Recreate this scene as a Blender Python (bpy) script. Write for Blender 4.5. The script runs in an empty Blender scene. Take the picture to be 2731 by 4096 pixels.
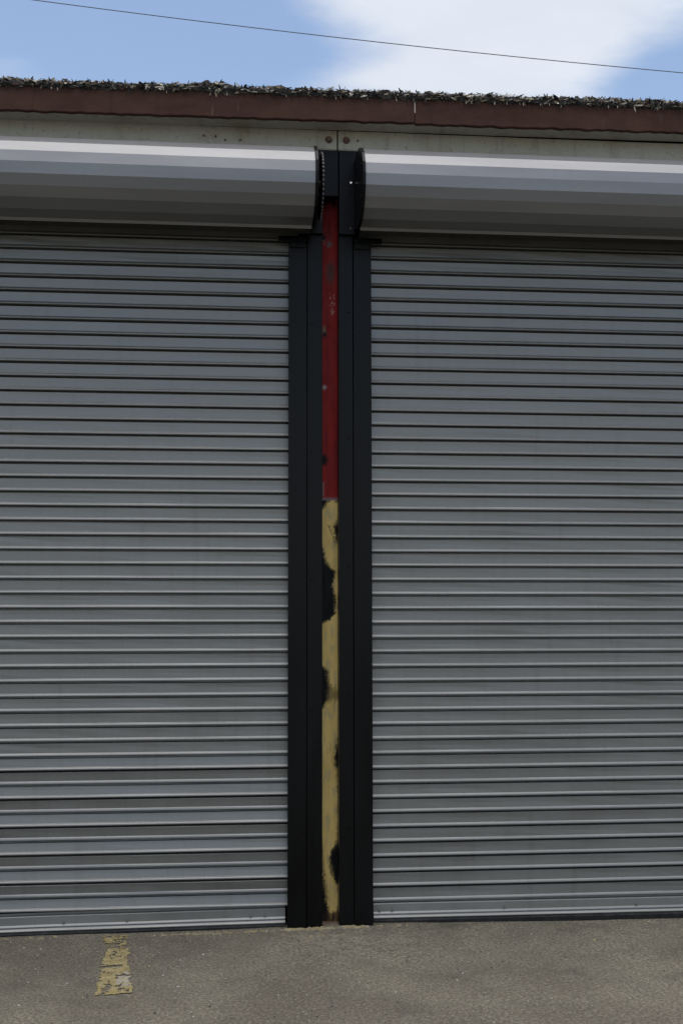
import bpy, bmesh, math, random
from mathutils import Vector, Matrix, noise

R = math.radians
random.seed(7)
scene = bpy.context.scene
col = scene.collection

# ------------------------------------------------------------------ camera
cam_data = bpy.data.cameras.new('camera')
cam = bpy.data.objects.new('camera', cam_data)
col.objects.link(cam)
cr = Vector((0.99478675, -0.10196984, -0.00121561))
cu = Vector((-0.00683273, -0.0785422, 0.99688737))
cf = Vector((0.10174792, 0.99168204, 0.07882947))
m = Matrix((cr, cu, -cf)).transposed().to_4x4()
m.translation = Vector((-0.54377, -5.83071, 1.43965))
cam.matrix_world = m
cam_data.sensor_fit = 'VERTICAL'
cam_data.sensor_height = 36.0
cam_data.sensor_width = 24.0
cam_data.lens = 5000.0 / 4096.0 * 36.0
cam_data.clip_start = 0.05
cam_data.clip_end = 3000
scene.camera = cam

# ------------------------------------------------------------------ world
SUN_EL, SUN_AZ = R(80), R(205)          # azimuth clockwise from +Y: behind the photographer, a little to the left
world = bpy.data.worlds.new('World')
scene.world = world
world.use_nodes = True
wt = world.node_tree
wt.nodes.clear()
def wn(t, **kw):
    n = wt.nodes.new(t)
    for k, v in kw.items(): setattr(n, k, v)
    return n
def wmath(op, a, b=None, c=None):
    n = wn('ShaderNodeMath', operation=op)
    for i, v in enumerate((a, b, c)):
        if v is None: continue
        if isinstance(v, (int, float)): n.inputs[i].default_value = v
        else: wt.links.new(v, n.inputs[i])
    return n.outputs[0]
sky = wn('ShaderNodeTexSky', sky_type='NISHITA')
sky.sun_disc = False
sky.sun_elevation = SUN_EL
sky.sun_rotation = SUN_AZ
sky.air_density = 1.0; sky.dust_density = 0.6; sky.ozone_density = 1.1
tc = wn('ShaderNodeTexCoord')
sep = wn('ShaderNodeSeparateXYZ'); wt.links.new(tc.outputs['Generated'], sep.inputs[0])
zc = wmath('ADD', wmath('MAXIMUM', sep.outputs[2], 0.02), 0.0)
px = wmath('DIVIDE', sep.outputs[0], zc); py = wmath('DIVIDE', sep.outputs[1], zc)
comb = wn('ShaderNodeCombineXYZ'); wt.links.new(px, comb.inputs[0]); wt.links.new(py, comb.inputs[1])
def wnoise(scale, detail, rough, off, dist=0.0):
    mp = wn('ShaderNodeMapping'); wt.links.new(comb.outputs[0], mp.inputs[0]); mp.inputs['Location'].default_value = off
    n = wn('ShaderNodeTexNoise'); wt.links.new(mp.outputs[0], n.inputs['Vector'])
    n.inputs['Scale'].default_value = scale; n.inputs['Detail'].default_value = detail
    n.inputs['Roughness'].default_value = rough; n.inputs['Distortion'].default_value = dist
    return n.outputs['Fac']
big = wnoise(1.3, 8, 0.55, (3.1, 0.7, 0), 0.3)
fine = wnoise(4.0, 7, 0.55, (0.4, 5.2, 0), 0.2)
def blob(x, y, rx, ry):
    a = wmath('DIVIDE', wmath('SUBTRACT', px, x), rx); b = wmath('DIVIDE', wmath('SUBTRACT', py, y), ry)
    d2 = wmath('ADD', wmath('MULTIPLY', a, a), wmath('MULTIPLY', b, b))
    return wmath('EXPONENT', wmath('MULTIPLY', d2, -1.0))
bias = wmath('MULTIPLY', blob(0.50, 2.06, 0.21, 0.24), 0.50)
bias = wmath('ADD', bias, wmath('MULTIPLY', blob(0.30, 2.27, 0.09, 0.07), 0.20))
bias = wmath('ADD', bias, wmath('MULTIPLY', blob(0.25, 1.95, 0.15, 0.10), 0.26))
bias = wmath('SUBTRACT', bias, wmath('MULTIPLY', blob(0.86, 2.20, 0.15, 0.17), 0.32))
bias = wmath('SUBTRACT', bias, wmath('MULTIPLY', blob(-0.14, 2.10, 0.38, 0.35), 0.36))
dens = wmath('ADD', wmath('ADD', wmath('MULTIPLY', big, 0.62), wmath('MULTIPLY', fine, 0.38)), bias)
mr = wn('ShaderNodeMapRange', interpolation_type='SMOOTHSTEP')
wt.links.new(dens, mr.inputs['Value'])
mr.inputs['From Min'].default_value = 0.30; mr.inputs['From Max'].default_value = 0.74
mr.inputs['To Min'].default_value = 0.10; mr.inputs['To Max'].default_value = 0.90
cl = wn('ShaderNodeMix', data_type='RGBA')
wt.links.new(fine, cl.inputs['Factor'])
cl.inputs['A'].default_value = (4.0, 4.25, 4.65, 1); cl.inputs['B'].default_value = (4.95, 5.15, 5.5, 1)
mix = wn('ShaderNodeMix', data_type='RGBA')
wt.links.new(mr.outputs[0], mix.inputs['Factor'])
wt.links.new(sky.outputs[0], mix.inputs['A']); wt.links.new(cl.outputs['Result'], mix.inputs['B'])
bg = wn('ShaderNodeBackground'); bg.inputs['Strength'].default_value = 0.12
wt.links.new(mix.outputs['Result'], bg.inputs['Color'])
wo = wn('ShaderNodeOutputWorld'); wt.links.new(bg.outputs[0], wo.inputs['Surface'])

# ------------------------------------------------------------------ sun (veiled by thin cloud)
sun_data = bpy.data.lights.new('sun', 'SUN')
sun_data.energy = 1.5
sun_data.angle = R(62)
sun_data.color = (1.0, 0.95, 0.88)
sun = bpy.data.objects.new('sun', sun_data); col.objects.link(sun)
sd = Vector((math.sin(SUN_AZ) * math.cos(SUN_EL), math.cos(SUN_AZ) * math.cos(SUN_EL), math.sin(SUN_EL)))
sun.rotation_euler = sd.to_track_quat('Z', 'Y').to_euler()
sun.location = sd * 30

scene.view_settings.view_transform = 'Standard'
scene.view_settings.look = 'None'
scene.view_settings.exposure = 0.6
scene.view_settings.gamma = 1.0
scene.view_settings.use_curve_mapping = False

# ------------------------------------------------------------------ material helpers
class NT:
    def __init__(self, name):
        self.m = bpy.data.materials.new(name); self.m.use_nodes = True
        self.t = self.m.node_tree; self.b = self.t.nodes['Principled BSDF']
        self.tc = self.t.nodes.new('ShaderNodeTexCoord')
    def link(self, a, b): self.t.links.new(a, b)
    def node(self, ty, **kw):
        n = self.t.nodes.new(ty)
        for k, v in kw.items(): setattr(n, k, v)
        return n
    def coord(self, scale=(1, 1, 1), world=True):
        if world:
            g = self.node('ShaderNodeNewGeometry'); src = g.outputs['Position']
        else: src = self.tc.outputs['Object']
        mp = self.node('ShaderNodeMapping'); self.link(src, mp.inputs[0]); mp.inputs['Scale'].default_value = scale
        return mp.outputs[0]
    def noise(self, scale, detail=4, rough=0.55, vec=None, dist=0.0):
        n = self.node('ShaderNodeTexNoise')
        self.link(vec if vec is not None else self.coord(), n.inputs['Vector'])
        n.inputs['Scale'].default_value = scale; n.inputs['Detail'].default_value = detail
        n.inputs['Roughness'].default_value = rough; n.inputs['Distortion'].default_value = dist
        return n.outputs['Fac']
    def voro(self, scale, vec=None, feature='F1', out='Distance'):
        n = self.node('ShaderNodeTexVoronoi', feature=feature)
        self.link(vec if vec is not None else self.coord(), n.inputs['Vector'])
        n.inputs['Scale'].default_value = scale
        return n.outputs[out]
    def rng(self, v, a, b, c=0.0, d=1.0, smooth=True):
        n = self.node('ShaderNodeMapRange', interpolation_type='SMOOTHSTEP' if smooth else 'LINEAR')
        self.link(v, n.inputs['Value'])
        for k, x in zip(('From Min', 'From Max', 'To Min', 'To Max'), (a, b, c, d)): n.inputs[k].default_value = x
        return n.outputs[0]
    def math(self, op, a, b):
        n = self.node('ShaderNodeMath', operation=op)
        for i, v in enumerate((a, b)):
            if isinstance(v, (int, float)): n.inputs[i].default_value = v
            else: self.link(v, n.inputs[i])
        return n.outputs[0]
    def mix(self, f, a, b, blend='MIX'):
        n = self.node('ShaderNodeMix', data_type='RGBA', blend_type=blend)
        for k, v in (('Factor', f), ('A', a), ('B', b)):
            if isinstance(v, (int, float)): n.inputs[k].default_value = v
            elif isinstance(v, tuple): n.inputs[k].default_value = (*v, 1)
            else: self.link(v, n.inputs[k])
        return n.outputs['Result']
    def attr(self, name):
        n = self.node('ShaderNodeAttribute'); n.attribute_name = name; return n.outputs['Color']
    def rand(self):
        return self.node('ShaderNodeObjectInfo').outputs['Random']
    def finish(self, color, rough, metal=0.0, bump=None, bstr=0.3, bdist=0.002, spec=0.5, ior=1.5):
        self.b.inputs['IOR'].default_value = ior
        if isinstance(color, tuple): self.b.inputs['Base Color'].default_value = (*color, 1)
        else: self.link(color, self.b.inputs['Base Color'])
        if isinstance(rough, (int, float)): self.b.inputs['Roughness'].default_value = rough
        else: self.link(rough, self.b.inputs['Roughness'])
        self.b.inputs['Metallic'].default_value = metal
        self.b.inputs['Specular IOR Level'].default_value = spec
        if bump is not None:
            bn = self.node('ShaderNodeBump'); bn.inputs['Strength'].default_value = bstr; bn.inputs['Distance'].default_value = bdist
            self.link(bump, bn.inputs['Height']); self.link(bn.outputs[0], self.b.inputs['Normal'])
        return self.m

# asphalt
n = NT('asphalt')
big_n = n.noise(1.1, 5, 0.6); mid_n = n.noise(7, 5, 0.6); fin_n = n.noise(170, 3, 0.7); spk = n.noise(420, 2, 0.6)
c = n.mix(n.rng(big_n, 0.36, 0.64), (0.130, 0.110, 0.080), (0.270, 0.238, 0.172))
c = n.mix(n.rng(mid_n, 0.42, 0.75, 0, 0.45), c, (0.105, 0.094, 0.074))
c = n.mix(n.rng(fin_n, 0.46, 0.64, 0, 0.8), c, (0.33, 0.295, 0.225))
c = n.mix(n.rng(n.noise(75, 3, 0.65), 0.42, 0.60, 0.7, 0), c, (0.085, 0.075, 0.056))
c = n.mix(n.rng(spk, 0.28, 0.44, 0.6, 0), c, (0.045, 0.040, 0.035))
v1 = n.voro(62); vr = n.node('ShaderNodeTexVoronoi'); n.link(n.coord(), vr.inputs['Vector']); vr.inputs['Scale'].default_value = 62
sepc = n.node('ShaderNodeSeparateColor'); n.link(vr.outputs['Color'], sepc.inputs[0])
chip = n.math('MULTIPLY', n.rng(v1, 0.15, 0.32, 1, 0), n.rng(sepc.outputs[0], 0.86, 0.9))
c = n.mix(n.math('MULTIPLY', chip, 0.7), c, (0.36, 0.335, 0.28))
pit = n.math('MULTIPLY', n.rng(v1, 0.15, 0.35, 1, 0), n.rng(sepc.outputs[1], 0.90, 0.93))
c = n.mix(n.math('MULTIPLY', pit, 0.8), c, (0.03, 0.027, 0.024))
oil = n.noise(2.6, 4, 0.6, n.coord((1, 1.2, 1)))
c = n.mix(n.rng(oil, 0.54, 0.74, 0, 0.5), c, (0.080, 0.070, 0.054))
c = n.mix(n.rng(n.noise(4.2, 6, 0.7), 0.60, 0.72, 0, 0.6), c, (0.066, 0.060, 0.050))
h = n.math('ADD', n.math('MULTIPLY', fin_n, 1.0), n.math('MULTIPLY', n.noise(420, 2, 0.6), 0.6))
M_ASPHALT = n.finish(c, 0.88, 0, h, 0.55, 0.005, 0.3)

# slat paint: grey, slightly metallic
n = NT('slat_paint')
st = n.noise(9, 4, 0.6, n.coord((2.2, 1, 0.22))); bl = n.noise(2.2, 4, 0.6); fi = n.noise(260, 2, 0.5)
c = n.mix(n.rng(bl, 0.3, 0.7), (0.100, 0.101, 0.092), (0.124, 0.124, 0.113))
c = n.mix(n.rng(st, 0.5, 0.8, 0, 0.5), c, (0.062, 0.055, 0.045))
c = n.mix(n.rng(n.rand(), 0, 1, 0, 0.16), c, (0.15, 0.15, 0.138))
c = n.mix(n.rng(fi, 0.45, 0.75, 0, 0.22), c, (0.045, 0.042, 0.038))
M_SLAT = n.finish(c, n.rng(bl, 0.3, 0.7, 0.32, 0.42), 0.0, fi, 0.04, 0.001, 0.5, 2.0)

# hood sheet
n = NT('hood_sheet')
bl = n.noise(3.0, 4, 0.6, n.coord((0.5, 2, 3))); fi = n.noise(230, 2, 0.5); st = n.noise(30, 3, 0.6, n.coord((1, 0.15, 0.15)))
c = n.mix(n.rng(bl, 0.3, 0.7), (0.195, 0.196, 0.202), (0.222, 0.223, 0.227))
c = n.mix(n.rng(st, 0.55, 0.8, 0, 0.18), c, (0.17, 0.16, 0.15))
M_HOOD = n.finish(c, n.rng(fi, 0.3, 0.7, 0.32, 0.40), 0.55, fi, 0.05, 0.001)

# black guide paint
n = NT('black_paint')
bl = n.noise(5, 4, 0.6, n.coord((1.5, 1, 0.3))); fi = n.noise(120, 3, 0.6)
c = n.mix(n.rng(bl, 0.3, 0.72), (0.0022, 0.0023, 0.0026), (0.0042, 0.0042, 0.0045))
c = n.mix(n.rng(n.noise(14, 5, 0.7), 0.66, 0.8, 0, 0.5), c, (0.014, 0.013, 0.012))
M_BLACK = n.finish(c, n.rng(bl, 0.3, 0.7, 0.25, 0.36), 0, fi, 0.10, 0.001, 0.16)

n = NT('rubber')
M_RUBBER = n.finish(n.mix(n.rng(n.noise(30), 0.4, 0.7), (0.010, 0.010, 0.010), (0.028, 0.026, 0.024)), 0.7)

# column paint (colour of each coat is stored on the mesh)
n = NT('column_paint')
a = n.attr('paint'); fi = n.noise(140, 3, 0.6); md = n.noise(26, 4, 0.6, n.coord((1, 1, 0.45)))
c = n.mix(n.rng(md, 0.45, 0.8, 0, 0.4), a, n.mix(1.0, a, (0.62, 0.55, 0.48), 'MULTIPLY'))
c = n.mix(n.rng(fi, 0.62, 0.78, 0, 0.3), c, (0.05, 0.035, 0.025))
M_COLUMN = n.finish(c, n.rng(md, 0.3, 0.7, 0.45, 0.62), 0, fi, 0.18, 0.001, 0.15)

# lintel, old cream paint
n = NT('lintel_paint')
bl = n.noise(3.2, 5, 0.65); sp = n.noise(60, 4, 0.65); dr = n.noise(13, 4, 0.6, n.coord((1.6, 1, 0.2))); ru = n.noise(22, 5, 0.7)
c = n.mix(n.rng(bl, 0.35, 0.7), (0.44, 0.42, 0.335), (0.50, 0.475, 0.41))
c = n.mix(n.rng(bl, 0.56, 0.76, 0, 0.6), c, (0.36, 0.30, 0.17))
c = n.mix(n.rng(dr, 0.5, 0.8, 0, 0.45), c, (0.12, 0.105, 0.08))
c = n.mix(n.rng(sp, 0.56, 0.74, 0, 0.6), c, (0.10, 0.088, 0.07))
c = n.mix(n.rng(ru, 0.66, 0.76, 0, 0.8), c, (0.09, 0.05, 0.028))
c = n.mix(n.rng(n.noise(1.6, 5, 0.7), 0.48, 0.7, 0, 0.5), c, (0.25, 0.20, 0.12))
M_LINTEL = n.finish(c, 0.72, 0, sp, 0.2, 0.002, 0.35)

# fascia brown
n = NT('fascia_paint')
bl = n.noise(5, 5, 0.65, n.coord((1, 1, 2))); st = n.noise(24, 4, 0.6, n.coord((1, 1, 0.12))); fi = n.noise(120, 3, 0.65)
c = n.mix(n.rng(bl, 0.3, 0.7), (0.060, 0.029, 0.021), (0.084, 0.043, 0.031))
c = n.mix(n.rng(st, 0.56, 0.78, 0, 0.55), c, (0.030, 0.018, 0.015))
c = n.mix(n.rng(fi, 0.62, 0.8, 0, 0.5), c, (0.12, 0.075, 0.06))
c = n.mix(n.rng(n.noise(9, 6, 0.7), 0.58, 0.72, 0, 0.7), c, (0.085, 0.036, 0.018))
c = n.mix(n.rng(n.noise(38, 5, 0.65, n.coord((1, 1, 0.1))), 0.64, 0.74, 0, 0.55), c, (0.16, 0.125, 0.095))
M_FASCIA = n.finish(c, 0.78, 0, fi, 0.25, 0.002, 0.12)

n = NT('roof_felt')
M_FELT = n.finish(n.mix(n.rng(n.noise(60, 4, 0.7), 0.4, 0.7), (0.014, 0.013, 0.012), (0.07, 0.062, 0.05)), 0.9, 0, n.noise(90, 3, 0.7), 0.6, 0.006)
n = NT('litter')
M_LITTER = n.finish(n.mix(n.rng(n.noise(120, 3), 0.4, 0.8, 0, 0.4), n.attr('tint'), (0.03, 0.024, 0.018)), 0.8)
n = NT('marking_paint')
a = n.attr('tint'); fi = n.noise(240, 3, 0.65)
M_MARK = n.finish(n.mix(n.rng(fi, 0.40, 0.64, 0.12, 0.85), a, (0.135, 0.117, 0.088)), 0.85, 0, fi, 0.3, 0.003, 0.3)
n = NT('bolt_steel')
M_BOLT = n.finish(n.mix(n.rng(n.noise(90), 0.4, 0.7), (0.5, 0.5, 0.5), (0.36, 0.35, 0.34)), 0.35, 0.8)
n = NT('rusty_bolt')
M_RUST = n.finish(n.mix(n.rng(n.noise(110, 4), 0.4, 0.65), (0.20, 0.12, 0.085), (0.07, 0.035, 0.02)), 0.8)
n = NT('cable_sheath')
M_CABLE = n.finish((0.09, 0.092, 0.10), 0.6)
n = NT('render_wall')
M_WALL = n.finish(n.mix(n.rng(n.noise(3, 5), 0.3, 0.7), (0.30, 0.29, 0.26), (0.38, 0.365, 0.33)), 0.85, 0, n.noise(80, 3), 0.3, 0.004)
n = NT('concrete')
M_CONC = n.finish(n.mix(n.rng(n.noise(9, 5), 0.3, 0.7), (0.16, 0.15, 0.135), (0.24, 0.225, 0.2)), 0.9)

# ------------------------------------------------------------------ mesh helpers
def mesh_obj(name, verts, faces, mat, parent=None, smooth=False, tint=None, attr='tint'):
    me = bpy.data.meshes.new(name)
    me.from_pydata(verts, [], faces); me.update()
    if mat: me.materials.append(mat)
    if smooth: me.polygons.foreach_set('use_smooth', [True] * len(me.polygons))
    if tint is not None:
        ca = me.color_attributes.new(attr, 'FLOAT_COLOR', 'POINT')
        ca.data.foreach_set('color', [x for t in tint for x in (*t, 1.0)])
    o = bpy.data.objects.new(name, me); col.objects.link(o)
    if parent: o.parent = parent
    return o
def bm_obj(name, bm, mat, parent=None, smooth=False):
    bmesh.ops.recalc_face_normals(bm, faces=bm.faces)
    me = bpy.data.meshes.new(name); bm.to_mesh(me); bm.free()
    me.materials.append(mat)
    if smooth: me.polygons.foreach_set('use_smooth', [True] * len(me.polygons))
    o = bpy.data.objects.new(name, me); col.objects.link(o)
    if parent: o.parent = parent
    return o
def add_box(bm, x0, x1, y0, y1, z0, z1, bev=0.0, seg=1):
    r = bmesh.ops.create_cube(bm, size=1.0)
    vs = r['verts']
    for v in vs:
        v.co = Vector(((x0 + x1) / 2 + v.co.x * (x1 - x0), (y0 + y1) / 2 + v.co.y * (y1 - y0), (z0 + z1) / 2 + v.co.z * (z1 - z0)))
    if bev:
        es = list({e for v in vs for e in v.link_edges})
        bmesh.ops.bevel(bm, geom=es, offset=bev, segments=seg, affect='EDGES', profile=0.5)
def box(name, b, mat, parent=None, bev=0.0, seg=1):
    bm = bmesh.new(); add_box(bm, *b, bev, seg); return bm_obj(name, bm, mat, parent)
def prism_x(bm, prof, x0, x1, segs=1, fn=None, cap=True):
    """closed (y,z) outline swept along x"""
    rings = []
    for i in range(segs + 1):
        x = x0 + (x1 - x0) * i / segs
        rings.append([bm.verts.new((x, *(fn(x, y, z) if fn else (y, z)))) for y, z in prof])
    k = len(prof)
    for a, b in zip(rings, rings[1:]):
        for j in range(k):
            bm.faces.new((a[j], a[(j + 1) % k], b[(j + 1) % k], b[j]))
    if cap:
        bm.faces.new(rings[0]); bm.faces.new(rings[-1])
def hexbolt(name, loc, axis, r, h, mat, parent, washer=True, sides=6):
    bm = bmesh.new()
    rot = Vector(axis).to_track_quat('Z', 'Y').to_matrix().to_4x4(); mt = Matrix.Translation(loc) @ rot
    if washer:
        bmesh.ops.create_cone(bm, cap_ends=True, segments=14, radius1=r * 1.5, radius2=r * 1.45, depth=h * 0.4, matrix=mt @ Matrix.Translation((0, 0, h * 0.2)))
    bmesh.ops.create_cone(bm, cap_ends=True, segments=sides, radius1=r, radius2=r * 0.9, depth=h, matrix=mt @ Matrix.Translation((0, 0, h * 0.7)))
    return bm_obj(name, bm, mat, parent)
def empty(name, loc=(0, 0, 0)):
    o = bpy.data.objects.new(name, None); o.empty_display_size = 0.2; col.objects.link(o); o.location = loc
    return o
def tag(o, label=None, cat=None, group=None, kind=None):
    for k, v in (('label', label), ('category', cat), ('group', group), ('kind', kind)):
        if v: o[k] = v
    return o
def fbm(x, y, z=0.0, o=4): return noise.fractal(Vector((x, y, z)), 1.0, 2.0, o)
def interp(t, v):
    if v <= t[0][0]: return t[0][1:]
    for a, b in zip(t, t[1:]):
        if v <= b[0]:
            f = (v - a[0]) / (b[0] - a[0]); return tuple(p + (q - p) * f for p, q in zip(a[1:], b[1:]))
    return t[-1][1:]

# ------------------------------------------------------------------ ground
WALLZ = [(-6, -0.004), (-1.48, -0.006), (-0.93, -0.003), (-0.59, -0.001), (-0.2, 0.010), (0.0, 0.013), (0.21, 0.010), (0.7, 0.003), (1.67, -0.005), (6, -0.006)]
def ground_z(x, y):
    if x < -5 or x > 5 or y < -5 or y > 0.4: edge = 0.0
    else: edge = 1.0
    near = max(0.0, 1.0 - abs(y) / 1.2) ** 2
    return interp(WALLZ, x)[0] * near + edge * (0.004 * fbm(x * 1.3, y * 1.3) + 0.0012 * fbm(x * 9, y * 9, 3.0))
def axis(lo, hi, step, far):
    a = []; v = lo
    while v < hi + 1e-6: a.append(v); v += step
    st = step; lo2 = lo; pre = []
    while lo2 > -far: st *= 1.7; lo2 -= st; pre.append(lo2)
    st = step; hi2 = a[-1]; post = []
    while hi2 < far: st *= 1.7; hi2 += st; post.append(hi2)
    return pre[::-1] + a + post
gx = axis(-3.2, 3.2, 0.04, 600); gy = axis(-2.6, 0.2, 0.04, 600)
gv = [(x, y, ground_z(x, y)) for y in gy for x in gx]
W = len(gx)
gf = [(j * W + i, j * W + i + 1, (j + 1) * W + i + 1, (j + 1) * W + i) for j in range(len(gy) - 1) for i in range(W - 1)]
g = mesh_obj('asphalt_ground', gv, gf, M_ASPHALT, smooth=True)
tag(g, 'worn brown-grey asphalt in front of the shutters', 'asphalt', kind='structure')

# ------------------------------------------------------------------ building
bld = tag(empty('garage_building', (0, 3, 0)), 'low garage building with brown roof fascia, cream lintel and steel post', 'building')
def child(o, parent):
    o.parent = parent; o.matrix_parent_inverse = Matrix.Translation(-parent.location); return o
HALF = 3.45
child(box('side_wall', (-HALF - 0.2, -HALF, -0.06, 6.8, -0.1, 3.72), M_WALL, None), bld)
child(box('side_wall', (HALF, HALF + 0.2, -0.06, 6.8, -0.1, 3.72), M_WALL, None), bld)
child(box('back_wall', (-HALF, HALF, 6.6, 6.797, -0.1, 3.72), M_WALL, None), bld)
child(box('floor_slab', (-HALF, HALF, 0.08, 6.6, -0.1, 0.006), M_CONC, None), bld)
child(box('ceiling', (-HALF, HALF, 0.10, 6.6, 3.63, 3.70), M_WALL, None), bld)

# lintel beams: rolled channel, joined over the column
JX = 0.0295
def lintel(x0, x1):
    bm = bmesh.new()
    prof = [(-0.080, 3.626), (-0.080, 3.695), (-0.083, 3.699), (-0.083, 3.712), (0.10, 3.712), (0.10, 3.620), (-0.075, 3.620)]
    prism_x(bm, prof, x0, x1, 60, lambda x, y, z: (y + 0.0025 * fbm(x * 2.1, z * 8), z + 0.001 * fbm(x * 3.1, 4)))
    return bm_obj('lintel_beam', bm, M_LINTEL)
l1 = child(lintel(-HALF, JX - 0.0035), bld); l2 = child(lintel(JX + 0.0035, HALF), bld)
for p, xs in ((l1, (-0.012,)), (l2, (0.0712,))):
    for x in xs: hexbolt('bolt', (x, -0.0815, 3.668), (0, -1, 0), 0.0115, 0.010, M_RUST, p)
for x, zz in ((-0.60, 3.665), (-0.545, 3.664), (-0.50, 3.648), (-0.43, 3.650), (0.125, 3.667)):
    hexbolt('bolt', (x, -0.0815, zz), (0, -1, 0), 0.005, 0.006, M_RUST, l1 if x < 0 else l2, washer=False, sides=8)

# fascia boards (slightly rising to the right), soffit, roof
SL = 0.0075
def tilt(z, x): return z + SL * x
def fascia(x0, x1, dz, dy):
    bm = bmesh.new()
    prof = [(-0.22, 3.708), (-0.22, 3.818), (-0.217, 3.822), (-0.195, 3.822), (-0.195, 3.705), (-0.217, 3.705)]
    prism_x(bm, prof, x0, x1, 220, lambda x, y, z: (y + dy + 0.003 * fbm(x * 1.6, 9), tilt(z, x) + dz + 0.003 * fbm(x * 2.3, z * 4) + (0.006 * fbm(x * 17, 2) if z < 3.71 else 0)))
    return bm_obj('fascia_board', bm, M_FASCIA)
F1 = child(fascia(-3.75, 0.3758, 0.003, -0.002), bld); F2 = child(fascia(0.3790, 3.75, -0.002, 0.0), bld)
bm = bmesh.new(); prism_x(bm, [(-0.194, 3.712), (-0.194, 3.726), (-0.086, 3.726), (-0.086, 3.714)], -3.74, 3.74, 40, lambda x, y, z: (y, tilt(z, x) * 0.5 + z * 0.5 + 0.002 * fbm(x * 2, y * 5)))
child(bm_obj('soffit_board', bm, M_LINTEL), bld)
bm = bmesh.new(); prism_x(bm, [(-0.16, 3.76), (-0.16, 3.80), (7.1, 4.05), (7.1, 3.95), (0.1, 3.73)], -3.74, 3.74, 8, lambda x, y, z: (y, tilt(z, x)))
child(bm_obj('roof_deck', bm, M_FELT), bld)
# crumbling felt and gravel along the eave
bm = bmesh.new()
prism_x(bm, [(-0.226, 3.818), (-0.232, 3.835), (-0.215, 3.850), (-0.05, 3.862), (0.8, 3.885), (0.8, 3.815), (-0.15, 3.812)], -3.74, 3.74, 420,
        lambda x, y, z: (y + 0.010 * fbm(x * 17, z * 30), tilt(z, x) + 0.008 * fbm(x * 14, y * 10, 2) + 0.004 * fbm(x * 55, y * 30, 7)))
child(bm_obj('roof_edge_felt', bm, M_FELT), bld)
# pale filler in the joint between the boards
bm = bmesh.new(); add_box(bm, 0.3745, 0.3805, -0.2230, -0.20, tilt(3.755, 0.377), tilt(3.822, 0.377), 0.0012)
fz = bm_obj('joint_filler', bm, NT('filler').finish((0.55, 0.47, 0.36), 0.8)); child(fz, bld)

# ------------------------------------------------------------------ steel column: red above, yellow below, black overspray
YZ = [(580, 3.6854), (800, 3.4132), (1200, 2.9233), (1600, 2.4396), (2000, 1.962), (2400, 1.4905), (2800, 1.0249), (3200, 0.565), (3600, 0.1108), (3700, -0.0019)]
ZY = [(b, a) for a, b in reversed(YZ)]
EDGE = [(2008, .45, .85), (2012, .32, .95), (2024, .22, 1.2), (2036, .06, 1.2), (2044, -.2, 1.2), (2075, -.2, 1.0), (2090, -.2, .86), (2112, -.2, .74), (2140, -.2, .80), (2170, -.2, .92),
        (2183, 0.0, 1.2), (2220, .15, 1.2), (2245, .26, 1.2), (2265, .5, 1.2), (2285, .82, 1.2), (2300, .86, 1.2), (2330, .68, 1.2), (2360, .72, 1.2), (2380, .86, 1.2), (2410, .93, 1.2), (2440, .88, 1.2),
        (2455, .86, 1.2), (2468, .62, 1.2), (2480, .5, 1.2), (2492, .12, 1.2), (2503, -.2, 1.2), (2655, -.2, 1.2), (2668, .10, 1.2), (2685, .40, 1.2), (2720, .46, 1.2), (2745, .52, 1.2), (2770, .42, .98), (2795, .42, .98), (2806, .3, 1.2), (2830, .05, 1.2),
        (2845, -.2, 1.2), (2940, -.2, 1.0), (2985, -.2, .86), (3030, -.2, .74), (3060, -.2, .78), (3090, -.2, .95), (3200, -.2, 1.0), (3300, -.2, 1.0), (3350, -.1, .95), (3380, 0, .80), (3400, .02, .60),
        (3430, .03, .46), (3470, .07, .45), (3500, .13, .60), (3540, .20, .90), (3580, .30, 1.05), (3610, .35, 1.05), (3640, .40, .95), (3665, .45, .85), (3700, .5, .8)]
BLK = (0.005, 0.005, 0.006); RED = (0.225, 0.013, 0.012); YEL = (0.74, 0.54, 0.19); GRY = (0.20, 0.20, 0.21); RUS = (0.05, 0.028, 0.018)
def sstep(a, b, v):
    t = min(1, max(0, (v - a) / (b - a))); return t * t * (3 - 2 * t)
def lerp(a, b, t): return tuple(p + (q - p) * t for p, q in zip(a, b))
VX0, VX1 = -0.034, 0.040           # strip left open between the guides
def spot(u, y, cu_, cy_, ru, ry): return math.sqrt(((u - cu_) / ru) ** 2 + ((y - cy_) / ry) ** 2)
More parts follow.
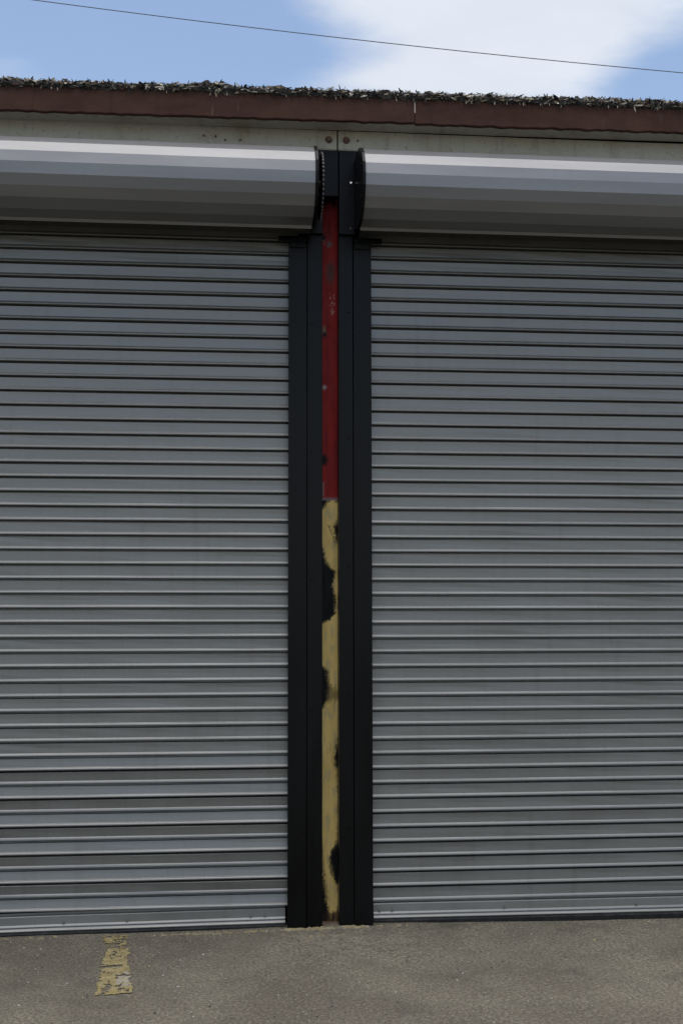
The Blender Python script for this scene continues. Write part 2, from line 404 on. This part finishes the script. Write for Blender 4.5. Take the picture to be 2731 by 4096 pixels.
def paint(x, z):
    y = interp(ZY, z)[0]
    u = (x - VX0) / (VX1 - VX0)
    nz = 0.05 * fbm(x * 160, z * 60) + 0.03 * fbm(x * 400, z * 200, 5)
    yy = y + 22 * fbm(x * 70, z * 25, 8)
    if y < 2003:
        c = lerp(RED, (0.29, 0.016, 0.013), sstep(-.3, .4, fbm(x * 20, z * 4)))
        c = lerp(c, (0.13, 0.012, 0.012), 0.6 * sstep(0.1, 0.5, fbm(x * 50, z * 6, 2)))
        c = lerp(c, BLK, 1 - sstep(800, 838, yy + 20 * u - 10))
        for cu_, cy_, ru, ry, cc in ((.08, 952, .2, 16, BLK), (.45, 978, .16, 13, (.13, .10, .10)), (.12, 965, .09, 6, (0.28, 0.25, 0.2)), (.55, 1090, .3, 50, (.10, .04, .035)), (.08, 1322, .16, 18, (.22, .16, .10)), (.14, 1340, .14, 14, BLK), (.13, 1553, .13, 9, (.42, .40, .38)), (.1, 1840, .30, 24, BLK)):
            d = spot(u + 3 * nz, y + 14 * fbm(x * 260, z * 130, 21), cu_, cy_, ru, ry); c = lerp(cc, c, sstep(0.6, 1.2, d))
        if 1170 < y < 1260 and .5 < u < .85 and fbm(x * 700, z * 350, 1) > 0.22: c = (.42, .25, .22)
        if y > 1985: c = lerp(c, GRY, sstep(1985, 2000, y) * (0.8 if u > .2 else 1))
        elif y > 1930 and u < .12: c = lerp(c, GRY, .5)
        return c
    a, b = interp(EDGE, y)
    sf_ = .08 + .16 * sstep(-.3, .4, fbm(x * 40, z * 9, 15)); n2 = 2.2 * nz + .10 * fbm(x * 900, z * 500, 31)
    t = sstep(a - sf_, a + sf_, u + n2) * (1 - sstep(b - sf_, b + sf_, u + n2))
    t *= 1 - .6 * sstep(2735, 2765, yy) * (1 - sstep(2785, 2825, yy))
    c = lerp(YEL, (0.66, 0.48, 0.16), sstep(-.2, .5, fbm(x * 30, z * 5, 4)))
    c = lerp(c, (0.40, 0.36, 0.24), sstep(0.1, .5, fbm(x * 60, z * 14, 6)) * .5)
    c = lerp(BLK, c, t)
    if 2100 < y < 2190 and abs(u - (.45 + (y - 2105) * .0055)) < .07 and fbm(x * 300, z * 150) > -.1: c = lerp(c, BLK, .7)
    if y > 3640: c = lerp(c, RUS, sstep(3640, 3662, yy) * (0.4 + 0.6 * t))
    return c
NX, NZ = 34, 760
cv, cf_, cc = [], [], []
CX0, CX1, CZ0, CZ1 = -0.062, 0.062, -0.02, 3.62
for j in range(NZ + 1):
    z = CZ0 + (CZ1 - CZ0) * j / NZ
    for i in range(NX + 1):
        x = CX0 + (CX1 - CX0) * i / NX
        e = min(x - CX0, CX1 - x); y = 0.030 + (0.008 * (1 - e / 0.008) ** 2 if e < 0.008 else 0) + 0.0004 * fbm(x * 50, z * 20)
        cv.append((x, y, z)); cc.append(paint(x, z))
w = NX + 1
cf_ = [(j * w + i, j * w + i + 1, (j + 1) * w + i + 1, (j + 1) * w + i) for j in range(NZ) for i in range(NX)]
nb = len(cv)                        # close the column behind
for (x, y, z) in ((CX0, 0.13, CZ0), (CX1, 0.13, CZ0), (CX0, 0.13, CZ1), (CX1, 0.13, CZ1)): cv.append((x, y, z)); cc.append(BLK)
cf_.append((nb + 1, nb, nb + 2, nb + 3))
cf_.append(tuple([nb] + [j * w for j in range(NZ + 1)] + [nb + 2])); cf_.append(tuple([nb + 3] + [j * w + NX for j in range(NZ, -1, -1)] + [nb + 1]))
colm = mesh_obj('steel_column', cv, cf_, M_COLUMN, smooth=False, tint=cc, attr='paint')
colm['label'] = 'steel post painted red above and yellow below, black overspray'
child(colm, bld)
bm = bmesh.new(); add_box(bm, -0.085, 0.09, 0.0, 0.14, -0.01, 0.016, 0.003)
bp = bm_obj('base_plate', bm, M_RUST); bp.parent = colm
for a_, b_, c_ in ((-0.1095, -0.0408, 3.215), (-0.0400, 0.0335, 3.398), (0.0372, 0.1185, 3.215)):
    hp = box('header_plate', (a_, b_, -0.0745, -0.0515, c_, 3.6195), M_BLACK, colm, 0.0015)

# ------------------------------------------------------------------ roller shutters
P = 0.067
def slat_profile(h):
    top = h - P
    return [(0.036, 0.0690 + top), (0.0355, 0.0580 + top), (0.0012, 0.0566 + top), (0.0, 0.0553 + top), (0.0004, 0.036), (0.0, 0.0135), (-0.0005, 0.0126), (-0.0034, 0.0094), (-0.0057, 0.0056), (-0.0065, 0.0026), (-0.0061, 0.0004), (-0.0045, -0.0008), (0.002, -0.0014), (0.0360, -0.001), (0.0380, 0.004), (0.0380, 0.066 + top)]
def slat_mesh(h, seed, x0, x1):
    bm = bmesh.new()
    prism_x(bm, slat_profile(h), x0, x1, 14, lambda x, y, z: (y + 0.0016 * fbm(x * 1.7, seed * 3.7, 1) + (0.0014 * fbm(x * 4, seed * 5.1, z * 20) if 0.01 < z < 0.06 else 0), z + 0.0005 * fbm(x * 1.1, seed * 9.3)))
    bmesh.ops.recalc_face_normals(bm, faces=bm.faces)
    me = bpy.data.meshes.new('slat'); bm.to_mesh(me); bm.free(); me.materials.append(M_SLAT)
    return me
def hood_profile():
    out = [(-0.02, 3.560), (-0.20, 3.560), (-0.262, 3.556), (-0.329, 3.534), (-0.386, 3.492), (-0.418, 3.441), (-0.430, 3.389), (-0.425, 3.337), (-0.406, 3.290), (-0.371, 3.249), (-0.309, 3.217), (-0.214, 3.207), (-0.207, 3.195)]
    inn = [(-0.203, 3.195), (-0.209, 3.211), (-0.307, 3.221), (-0.368, 3.252), (-0.402, 3.292), (-0.421, 3.338), (-0.426, 3.389), (-0.414, 3.440), (-0.383, 3.489), (-0.327, 3.530), (-0.262, 3.552), (-0.20, 3.556), (-0.02, 3.556)]
    return out, inn
def shutter(name, side, label, zk, guide_x):
    """side -1: door lies to the left of the post, +1 to the right"""
    root = tag(empty(name, (side * 1.75, 0, 0)), label, 'shutter', 'roller shutters either side of the post')
    def ch(o): return child(o, root)
    xi = guide_x['edge']                    # inner end of the visible curtain
    x_in = xi - side * 0.05; x_out = side * 3.36
    xa, xb = sorted((x_in, x_out))
    cx = (xa + xb) / 2
    variants = {}
    def slat(z, rx, h, seed, yo=0.0):
        key = (round(h, 5), seed)
        if key not in variants: variants[key] = slat_mesh(h, seed + (50 if side > 0 else 0), xa - cx, xb - cx)
        o = bpy.data.objects.new('slat', variants[key]); col.objects.link(o)
        o.parent = root
        o.location = Vector((cx, yo, z)) - root.location; o.rotation_euler = (rx, 0, random.uniform(-1, 1) * 0.0003)
    k = 0
    for i, (z, rx, h, *yo) in enumerate(zk):
        slat(z, rx, h, i % 7, *yo)
    # bottom bar
    z0, z1 = guide_x['bar']
    bm = bmesh.new()
    pr = [(0.008, z1 + 0.004), (0.0075, z1 - 0.004), (0.0005, z1 - 0.009), (-0.002, z1 - 0.012), (-0.004, z0 + 0.027), (-0.009, z0 + 0.020), (-0.010, z0 + 0.017), (-0.005, z0 + 0.015), (-0.008, z0 + 0.010), (-0.015, z0 + 0.003), (-0.015, z0), (0.02, z0), (0.02, z1 + 0.004)]
    be = xi - side * (-0.008); ba, bb = sorted((be, x_out))
    prism_x(bm, pr, ba, bb, 40, lambda x, y, z: (y + 0.0012 * fbm(x * 2, z * 10), z + guide_x['bart'] * (x - xi) + 0.0012 * fbm(x * 1.4, 3.0)))
    bar = ch(bm_obj('bottom_bar', bm, M_SLAT))
    bar['label'] = 'folded bottom bar with rubber seal under it'
    for d in guide_x['bolts']:
        x = xi + side * d
        hexbolt('bolt', (x, -0.004, z0 + 0.036 + guide_x['bart'] * (x - xi)), (0, -1, 0), 0.006, 0.005, M_SLAT, bar, washer=False, sides=8)
    bm = bmesh.new()
    prism_x(bm, [(-0.010, z0 - 0.0015), (-0.014, z0 - 0.012), (-0.006, -0.012), (0.016, -0.012), (0.02, z0 - 0.0015)], ba, bb, 30, lambda x, y, z: (y + 0.002 * fbm(x * 3, 1), z + (guide_x['bart'] * (x - xi) if z > 0 else 0)))
    bm_obj('rubber_seal', bm, M_RUBBER, bar)
    # hood
    out, inn = hood_profile()
    hx = guide_x['hood']; ha, hb = sorted((hx, side * 3.40))
    bm = bmesh.new()
    prism_x(bm, out + inn, ha, hb, 24, lambda x, y, z: (y + 0.0008 * fbm(x * 1.5, z * 5), z + guide_x['hoodt'] * x + 0.0008 * fbm(x * 1.2, y * 5, 4)))
    hood = ch(bm_obj('hood', bm, M_HOOD)); hood['label'] = 'faceted rounded sheet metal hood over the shutter roll'
    sa, sb = sorted((hx + side * 0.004, side * 3.395))
    ch(box('hood_shade_strip', (sa, sb, -0.198, -0.115, 3.199, 3.206), M_RUBBER))  # dark strip added behind the hood lip, standing in for the shade there
    # black end plates: lens-shaped bracket following the hood section
    for ex, full in ((hx, True), (side * 3.40, True)):
        s = 1 if (ex * side < abs(1.0)) else -1
        bm = bmesh.new()
        pl = [(y - 0.004 if y < -0.25 else y, z) for y, z in out[:-1]]
        cyc, czc = -0.20, 3.38
        pl = [(cyc + (y - cyc) * 1.022, czc + (z - czc) * 1.03) for y, z in pl] + [(-0.085, 3.235), (-0.05, 3.235), (-0.05, 3.56)]
        t0, t1 = sorted((ex - side * s * 0.0015, ex - side * s * 0.0135))
        prism_x(bm, pl, t0, t1)
        ep = ch(bm_obj('end_plate', bm, M_BLACK))
        if abs(ex) < 1:
            fx = ex - side * 0.0135
            for (by, bz, rr, mt) in ((-0.395, 3.44, 0.006, M_BLACK), (-0.33, 3.50, 0.006, M_BLACK), (-0.37, 3.30, 0.006, M_BLACK)):
                hexbolt('bolt', (fx, by, bz), (-side, 0, 0), rr, 0.006, mt, ep, washer=False)
    # roll of curtain on its barrel, inside the hood
    bm = bmesh.new()
    bmesh.ops.create_cone(bm, cap_ends=True, segments=40, radius1=0.125, radius2=0.125, depth=hb - ha - 0.03, matrix=Matrix.Translation(((ha + hb) / 2, -0.235, 3.385)) @ Matrix.Rotation(R(90), 4, 'Y'))
    ch(bm_obj('rolled_curtain', bm, M_SLAT, smooth=False))
    # guides
    for gx_, inner in ((guide_x['g'], True), (None, False)):
        if inner: (a0, a1), (b0, b1) = gx_
        else:
            a0, a1 = sorted((side * 3.27, side * 3.355)); b0, b1 = sorted((side * 3.358, side * 3.43))
        gr = ch(box('guide_rail', (a0, a1, -0.056, -0.047, 0.004, 3.172), M_BLACK, None, 0.0015))
        # return flange of the guide beside the curtain and its flared mouth
        e = a0 if abs(a0) > abs(a1) else a1
        if not inner: e = a0 if abs(a0) < abs(a1) else a1
        dirn = 1 if (e == a0) else -1
        f0, f1 = sorted((e + dirn * 0.001, e + dirn * 0.005))
        box('flange', (f0, f1, -0.0465, -0.020, 0.004, 3.168), M_BLACK, gr)
        bm = bmesh.new(); q0, q1 = sorted((e - dirn * 0.050, e + dirn * 0.082)); add_box(bm, q0, q1, -0.068, -0.0565, 3.174, 3.202, 0.002)
        q0, q1 = sorted((e + dirn * 0.006, e + dirn * 0.080)); add_box(bm, q0, q1, -0.066, -0.0565, 3.148, 3.1735, 0.002)
        bm_obj('mouth_bracket', bm, M_BLACK, gr)
        hexbolt('bolt', (e + dirn * 0.045, -0.0690, 3.188), (0, -1, 0), 0.009, 0.007, M_BLACK, gr)
        wa = ch(box('wall_angle', (b0, b1, -0.050, 0.024, 0.003, 3.618), M_BLACK, None, 0.0015))
        if inner:
            x = (b0 + b1) / 2
            for zz in (0.42, 1.02, 1.62, 2.22, 2.82):
                hexbolt('bolt', (x + 0.012 * side, -0.0502, zz + 0.03 * side), (0, -1, 0), 0.0075, 0.005, M_BLACK, wa, washer=False)
    return root, ch

GL = dict(edge=-0.1985, g=((-0.1985, -0.1135), (-0.1110, -0.0402)), hood=-0.103, hoodt=0.0, bar=(0.0235, 0.0965), bart=0.0085, bolts=(0.10, 0.165, 0.72, 1.0))
GR = dict(edge=0.1915, g=((0.1068, 0.1915), (0.0372, 0.1043)), hood=0.122, hoodt=0.0, bar=(0.033, 0.106), bart=-0.0015, bolts=(0.035, 0.095, 0.62, 1.25))
# left curtain: regular down to line 11, below that the slats are loose, closer together and tip in and out by turns
left = []
for k in range(11, 48): left.append((0.056 + k * P - 0.0075, random.uniform(-1, 1) * 0.006, P))
pl = (0.793 - 0.107) / 11
for k in range(0, 11):
    t = R(11.0) if k % 2 == 0 else R(-8.0)
    left.append((0.107 + k * pl - 0.0075, -t * (0.55 + 0.45 * (1 - k / 11)), pl, -0.004 if k % 2 == 0 else 0.0025))
right = [(0.1165 + k * P - 0.0075, random.uniform(-1, 1) * 0.006, P) for k in range(0, 47)]
SL_, chL = shutter('roller_shutter', -1, 'grey roller shutter left of the post, its lowest slats tipped alternately in and out', left, GL)
SR_, chR = shutter('roller_shutter', 1, 'grey roller shutter right of the post with even flat slats down to the ground', right, GR)

# chain wheel with bright worn rim beside the left roll
bm = bmesh.new()
cw = Matrix.Translation((-0.064, -0.235, 3.385)) @ Matrix.Rotation(R(90), 4, 'Y')
bmesh.ops.create_cone(bm, cap_ends=True, segments=48, radius1=0.146, radius2=0.146, depth=0.010, matrix=cw)
bmesh.ops.create_cone(bm, cap_ends=True, segments=20, radius1=0.03, radius2=0.03, depth=0.05, matrix=cw @ Matrix.Translation((0, 0, -0.015)))
wheel = chL(bm_obj('chain_wheel', bm, M_BLACK))
bm = bmesh.new()
for i in range(46):
    a = math.tau * i / 46
    c0 = Vector((-0.064, -0.235 - 0.150 * math.cos(a), 3.385 + 0.150 * math.sin(a)))
    bmesh.ops.create_icosphere(bm, subdivisions=1, radius=0.0075, matrix=Matrix.Translation(c0) @ Matrix.Rotation(-a, 4, 'X') @ Matrix.Diagonal((0.75, 0.8, 1.15, 1)))
bm_obj('hand_chain', bm, NT('worn_chain').finish((0.16, 0.155, 0.15), 0.45, 0.7), wheel)
# two bright bolts on the right-hand wall angle
wa = [o for o in SR_.children if o.name.startswith('wall_angle')][0]
hexbolt('bolt', (0.0945, -0.0750, 3.4595), (-0.2, -1, 0.35), 0.0065, 0.008, M_BOLT, wa, washer=False, sides=10)
hexbolt('bolt', (0.0910, -0.0750, 3.4215), (0, -1, 0), 0.004, 0.004, M_BLACK, wa, washer=False, sides=8)
hexbolt('bolt', (0.0905, -0.0750, 3.2425), (0, -1, 0), 0.0045, 0.004, M_RUST, wa, washer=False, sides=8)

# ------------------------------------------------------------------ dry litter lying along the roof edge
PAL = [((0.010, 0.009, 0.009), 44), ((0.035, 0.027, 0.02), 16), ((0.09, 0.07, 0.05), 12), ((0.24, 0.20, 0.14), 16), ((0.62, 0.55, 0.42), 13), ((0.42, 0.40, 0.36), 9), ((0.07, 0.03, 0.022), 5)]
pc = [c for c, _ in PAL]; pw = [w_ for _, w_ in PAL]
lv, lf, lt = [], [], []
def leaf(c, d, up, L, Wd, curl, tint):
    s = d.cross(up).normalized(); nrm = s.cross(d).normalized(); b = len(lv)
    for t, ww in ((-0.5, 0.35), (-0.15, 1.0), (0.2, 0.9), (0.5, 0.15)):
        p = c + d * (L * t) + nrm * (curl * L * (t * t - 0.1))
        lv.append(tuple(p - s * (Wd * ww / 2))); lv.append(tuple(p + s * (Wd * ww / 2) + nrm * (curl * Wd * 0.4)))
        lt.append(tint); lt.append(tint)
    for i in range(3): lf.append((b + 2 * i, b + 2 * i + 1, b + 2 * i + 3, b + 2 * i + 2))
def twig(c, d, L, r, tint):
    u = d.orthogonal().normalized(); v = d.cross(u); b = len(lv)
    for t in (-0.5, 0.5):
        for k in range(3):
            a = math.tau * k / 3
            lv.append(tuple(c + d * (L * t) + (u * math.cos(a) + v * math.sin(a)) * r)); lt.append(tint)
    for k in range(3): lf.append((b + k, b + (k + 1) % 3, b + 3 + (k + 1) % 3, b + 3 + k))
rr = random.Random(3)
for i in range(11000):
    x = rr.uniform(-3.72, 3.72)
    hump = 0.018 * math.exp(-((x + 0.57) / 0.09) ** 2) + 0.007 * fbm(x * 6, 1.7)
    y = -0.238 + abs(rr.gauss(0, 0.05)); front = y < -0.205
    top = 0.033 + hump + min(0.02, (y + 0.238) * 0.15)
    z = tilt(3.820, x) + (rr.uniform(0.0, top) if front else top - 0.004 + rr.uniform(-0.006, 0.006))
    d = Vector((rr.gauss(0, 1), rr.gauss(0, 0.5), rr.gauss(0, 0.26 if front else 0.10))).normalized()
    tint = rr.choices(pc, pw)[0]; q = rr.uniform(0.75, 1.25); tint = tuple(v * q for v in tint)
    if x > 0.3 and rr.random() < 0.16: tint = (0.36 * q, 0.31 * q, 0.235 * q)
    if rr.random() < 0.68: leaf(Vector((x, y, z)), d, Vector((rr.gauss(0, .5), -1 + rr.gauss(0, .5), rr.gauss(0.6, .6))), rr.uniform(0.016, 0.050), rr.uniform(0.006, 0.013), rr.uniform(-0.8, 0.8), tint)
    else: twig(Vector((x, y, z)), d, rr.uniform(0.012, 0.04), rr.uniform(0.001, 0.0024), tint)
for i in range(330):                    # bits hanging over the board
    x = rr.uniform(-3.72, 3.72); L = rr.uniform(0.010, 0.026) * (1.7 if rr.random() < 0.1 else 1)
    tint = rr.choices([(0.014, 0.012, 0.01), (0.05, 0.035, 0.025), (0.42, 0.36, 0.27)], [6, 2, 2])[0]
    leaf(Vector((x, -0.2285, tilt(3.819, x) - L * 0.35)), Vector((rr.gauss(0, .18), -0.04, -1)).normalized(), Vector((0, -1, 0)), L, rr.uniform(0.003, 0.007), rr.uniform(-.3, .3), tint)
lit = mesh_obj('roof_litter', lv, lf, M_LITTER, tint=lt)
tag(lit, 'dry leaves and twigs piled along the edge of the roof', 'leaf litter', kind='stuff')

# ------------------------------------------------------------------ worn yellow stripe on the asphalt
sv, sf, stn = [], [], []
cell = 0.006
def stripe_edges(y):                    # left and right limit of the paint at depth y
    return interp([(-0.945, -0.972, -0.836), (-0.60, -0.985, -0.872), (-0.52, -0.996, -0.880), (-0.45, -0.982, -0.886), (-0.30, -0.990, -0.895), (-0.06, -1.020, -0.915)], y)
y = -0.945
while y < -0.06:
    a, b = stripe_edges(y); nxc = int((b - a) / cell) + 8
    for i in range(nxc):
        x = a - 0.02 + i * cell
        e = min(x - a, b - x) + 0.012 * fbm(x * 22, y * 22, 1) ; e2 = y + 0.945 + 0.02 * fbm(x * 20, y * 20, 6)
        worn = fbm(x * 26, y * 11, 2) * 0.6 + fbm(x * 75, y * 40, 5) * 0.5
        fade = 0.10 if y < -0.40 else (0.10 - (y + 0.40) * 2.4 if y < -0.24 else -0.25)
        if -0.19 < y < -0.10: fade = -0.02
        if abs(y + 0.555 - (x + 0.93) * 0.25) < 0.016 and x < -0.90: fade = -0.6       # crack across the paint
        if e < 0 or e2 < 0 or worn + fade + 0.20 < 0: continue
        bidx = len(sv)
        for ddx, ddy in ((0, 0), (cell, 0), (cell, cell), (0, cell)):
            sv.append((x + ddx, y + ddy, ground_z(x + ddx, y + ddy) + 0.0035))
        wh = sstep(1.15, 0.75, spot(x + 0.02 * fbm(x * 30, y * 30), y, -0.872, -0.72, 0.045, 0.10)) if True else 0
        t = lerp((0.37, 0.28, 0.085), (0.50, 0.41, 0.19), sstep(-.4, .5, fbm(x * 30, y * 30, 9)))
        wht = 1 - sstep(0.75, 1.15, spot(x, y, -0.872, -0.74, 0.045, 0.11))
        if wht > 0.3 and fbm(x * 55, y * 40, 12) > -0.10: t = (0.52, 0.47, 0.38)
        t = lerp(t, (0.15, 0.13, 0.10), 0.6 * sstep(-0.1, 0.45, -worn))
        stn += [t] * 4; sf.append((bidx, bidx + 1, bidx + 2, bidx + 3))
    y += cell
stp = mesh_obj('painted_stripe', sv, sf, M_MARK, tint=stn)
tag(stp, 'short worn yellow paint stripe on asphalt before the left shutter', 'road marking')

# crumbs of yellow paint and mortar along the foot of the shutters
kv, kf, kt = [], [], []
def chunk(c, s, tint, rg):
    b = len(kv)
    for dx, dy, dz in ((-1, -1, -.5), (1, -1, -.5), (1, 1, -.5), (-1, 1, -.5), (-.7, -.6, .5), (.7, -.7, .6), (.6, .7, .5), (-.6, .6, .7)):
        kv.append((c[0] + s[0] * dx * rg.uniform(.7, 1.2), c[1] + s[1] * dy * rg.uniform(.7, 1.2), c[2] + s[2] * dz)); kt.append(tint)
    for f in ((0, 1, 5, 4), (1, 2, 6, 5), (2, 3, 7, 6), (3, 0, 4, 7), (4, 5, 6, 7)): kf.append(tuple(b + i for i in f))
rg = random.Random(11)
for x0, x1, cnt, yc, dens in ((-0.80, -0.20, 110, -0.068, .85), (-0.22, -0.03, 90, -0.072, 1.2), (0.03, 0.16, 70, -0.075, 1.4), (-0.1, 0.1, 30, -0.078, 1.0), (0.2, 0.42, 22, -0.065, .8), (-1.7, -1.22, 50, -0.06, .8), (-0.14, 0.12, 22, -0.19, .6), (1.3, 1.7, 6, -0.06, .8)):
    for i in range(cnt):
        x = rg.uniform(x0, x1); yv = yc + rg.gauss(0, 0.007)
        s = rg.uniform(0.002, 0.0055) * dens
        tint = rg.choice([(0.44, 0.34, 0.13), (0.38, 0.31, 0.17), (0.33, 0.24, 0.09), (0.25, 0.21, 0.15), (0.45, 0.38, 0.24)])
        chunk((x, yv, ground_z(x, yv) + s * 0.4), (s * rg.uniform(1, 2.6), s, s * 0.9), tint, rg)
cr_ = mesh_obj('paint_crumbs', kv, kf, M_MARK, tint=kt)
tag(cr_, 'crumbs of yellow paint and mortar along the foot of the shutters', 'paint crumbs', kind='stuff')

# loose grit
kv, kf, kt = [], [], []
rg = random.Random(5)
for i in range(900):
    x = rg.uniform(-2.4, 2.4); yv = rg.uniform(-2.2, -0.08)
    s = rg.uniform(0.0012, 0.0030) * (1.6 if rg.random() < 0.06 else 1)
    tint = rg.choices([(0.50, 0.48, 0.42), (0.33, 0.31, 0.27), (0.03, 0.027, 0.025), (0.20, 0.17, 0.13), (0.5, 0.43, 0.2)], [1.3, 4, 5, 4, 0.5])[0]
    chunk((x, yv, ground_z(x, yv) + s * 0.4), (s * rg.uniform(.8, 1.6), s, s), tint, rg)
gr_ = mesh_obj('loose_grit', kv, kf, M_LITTER, tint=kt)
tag(gr_, 'loose light and dark grit scattered on the asphalt', 'grit', kind='stuff')

# ------------------------------------------------------------------ overhead cable behind the roof
bm = bmesh.new(); prev = None
for i in range(81):
    x = -16 + 36 * i / 80; z = 7.108 - 0.0747 * x + 0.0034 * x * x
    ring = [bm.verts.new((x, 6.0 + 0.0042 * math.cos(a), z + 0.0042 * math.sin(a))) for a in [math.tau * k / 6 for k in range(6)]]
    if prev:
        for k in range(6): bm.faces.new((prev[k], prev[(k + 1) % 6], ring[(k + 1) % 6], ring[k]))
    prev = ring
cb = bm_obj('overhead_cable', bm, M_CABLE, smooth=True)
tag(cb, 'thin dark overhead cable sagging across the sky above the roof', 'cable')
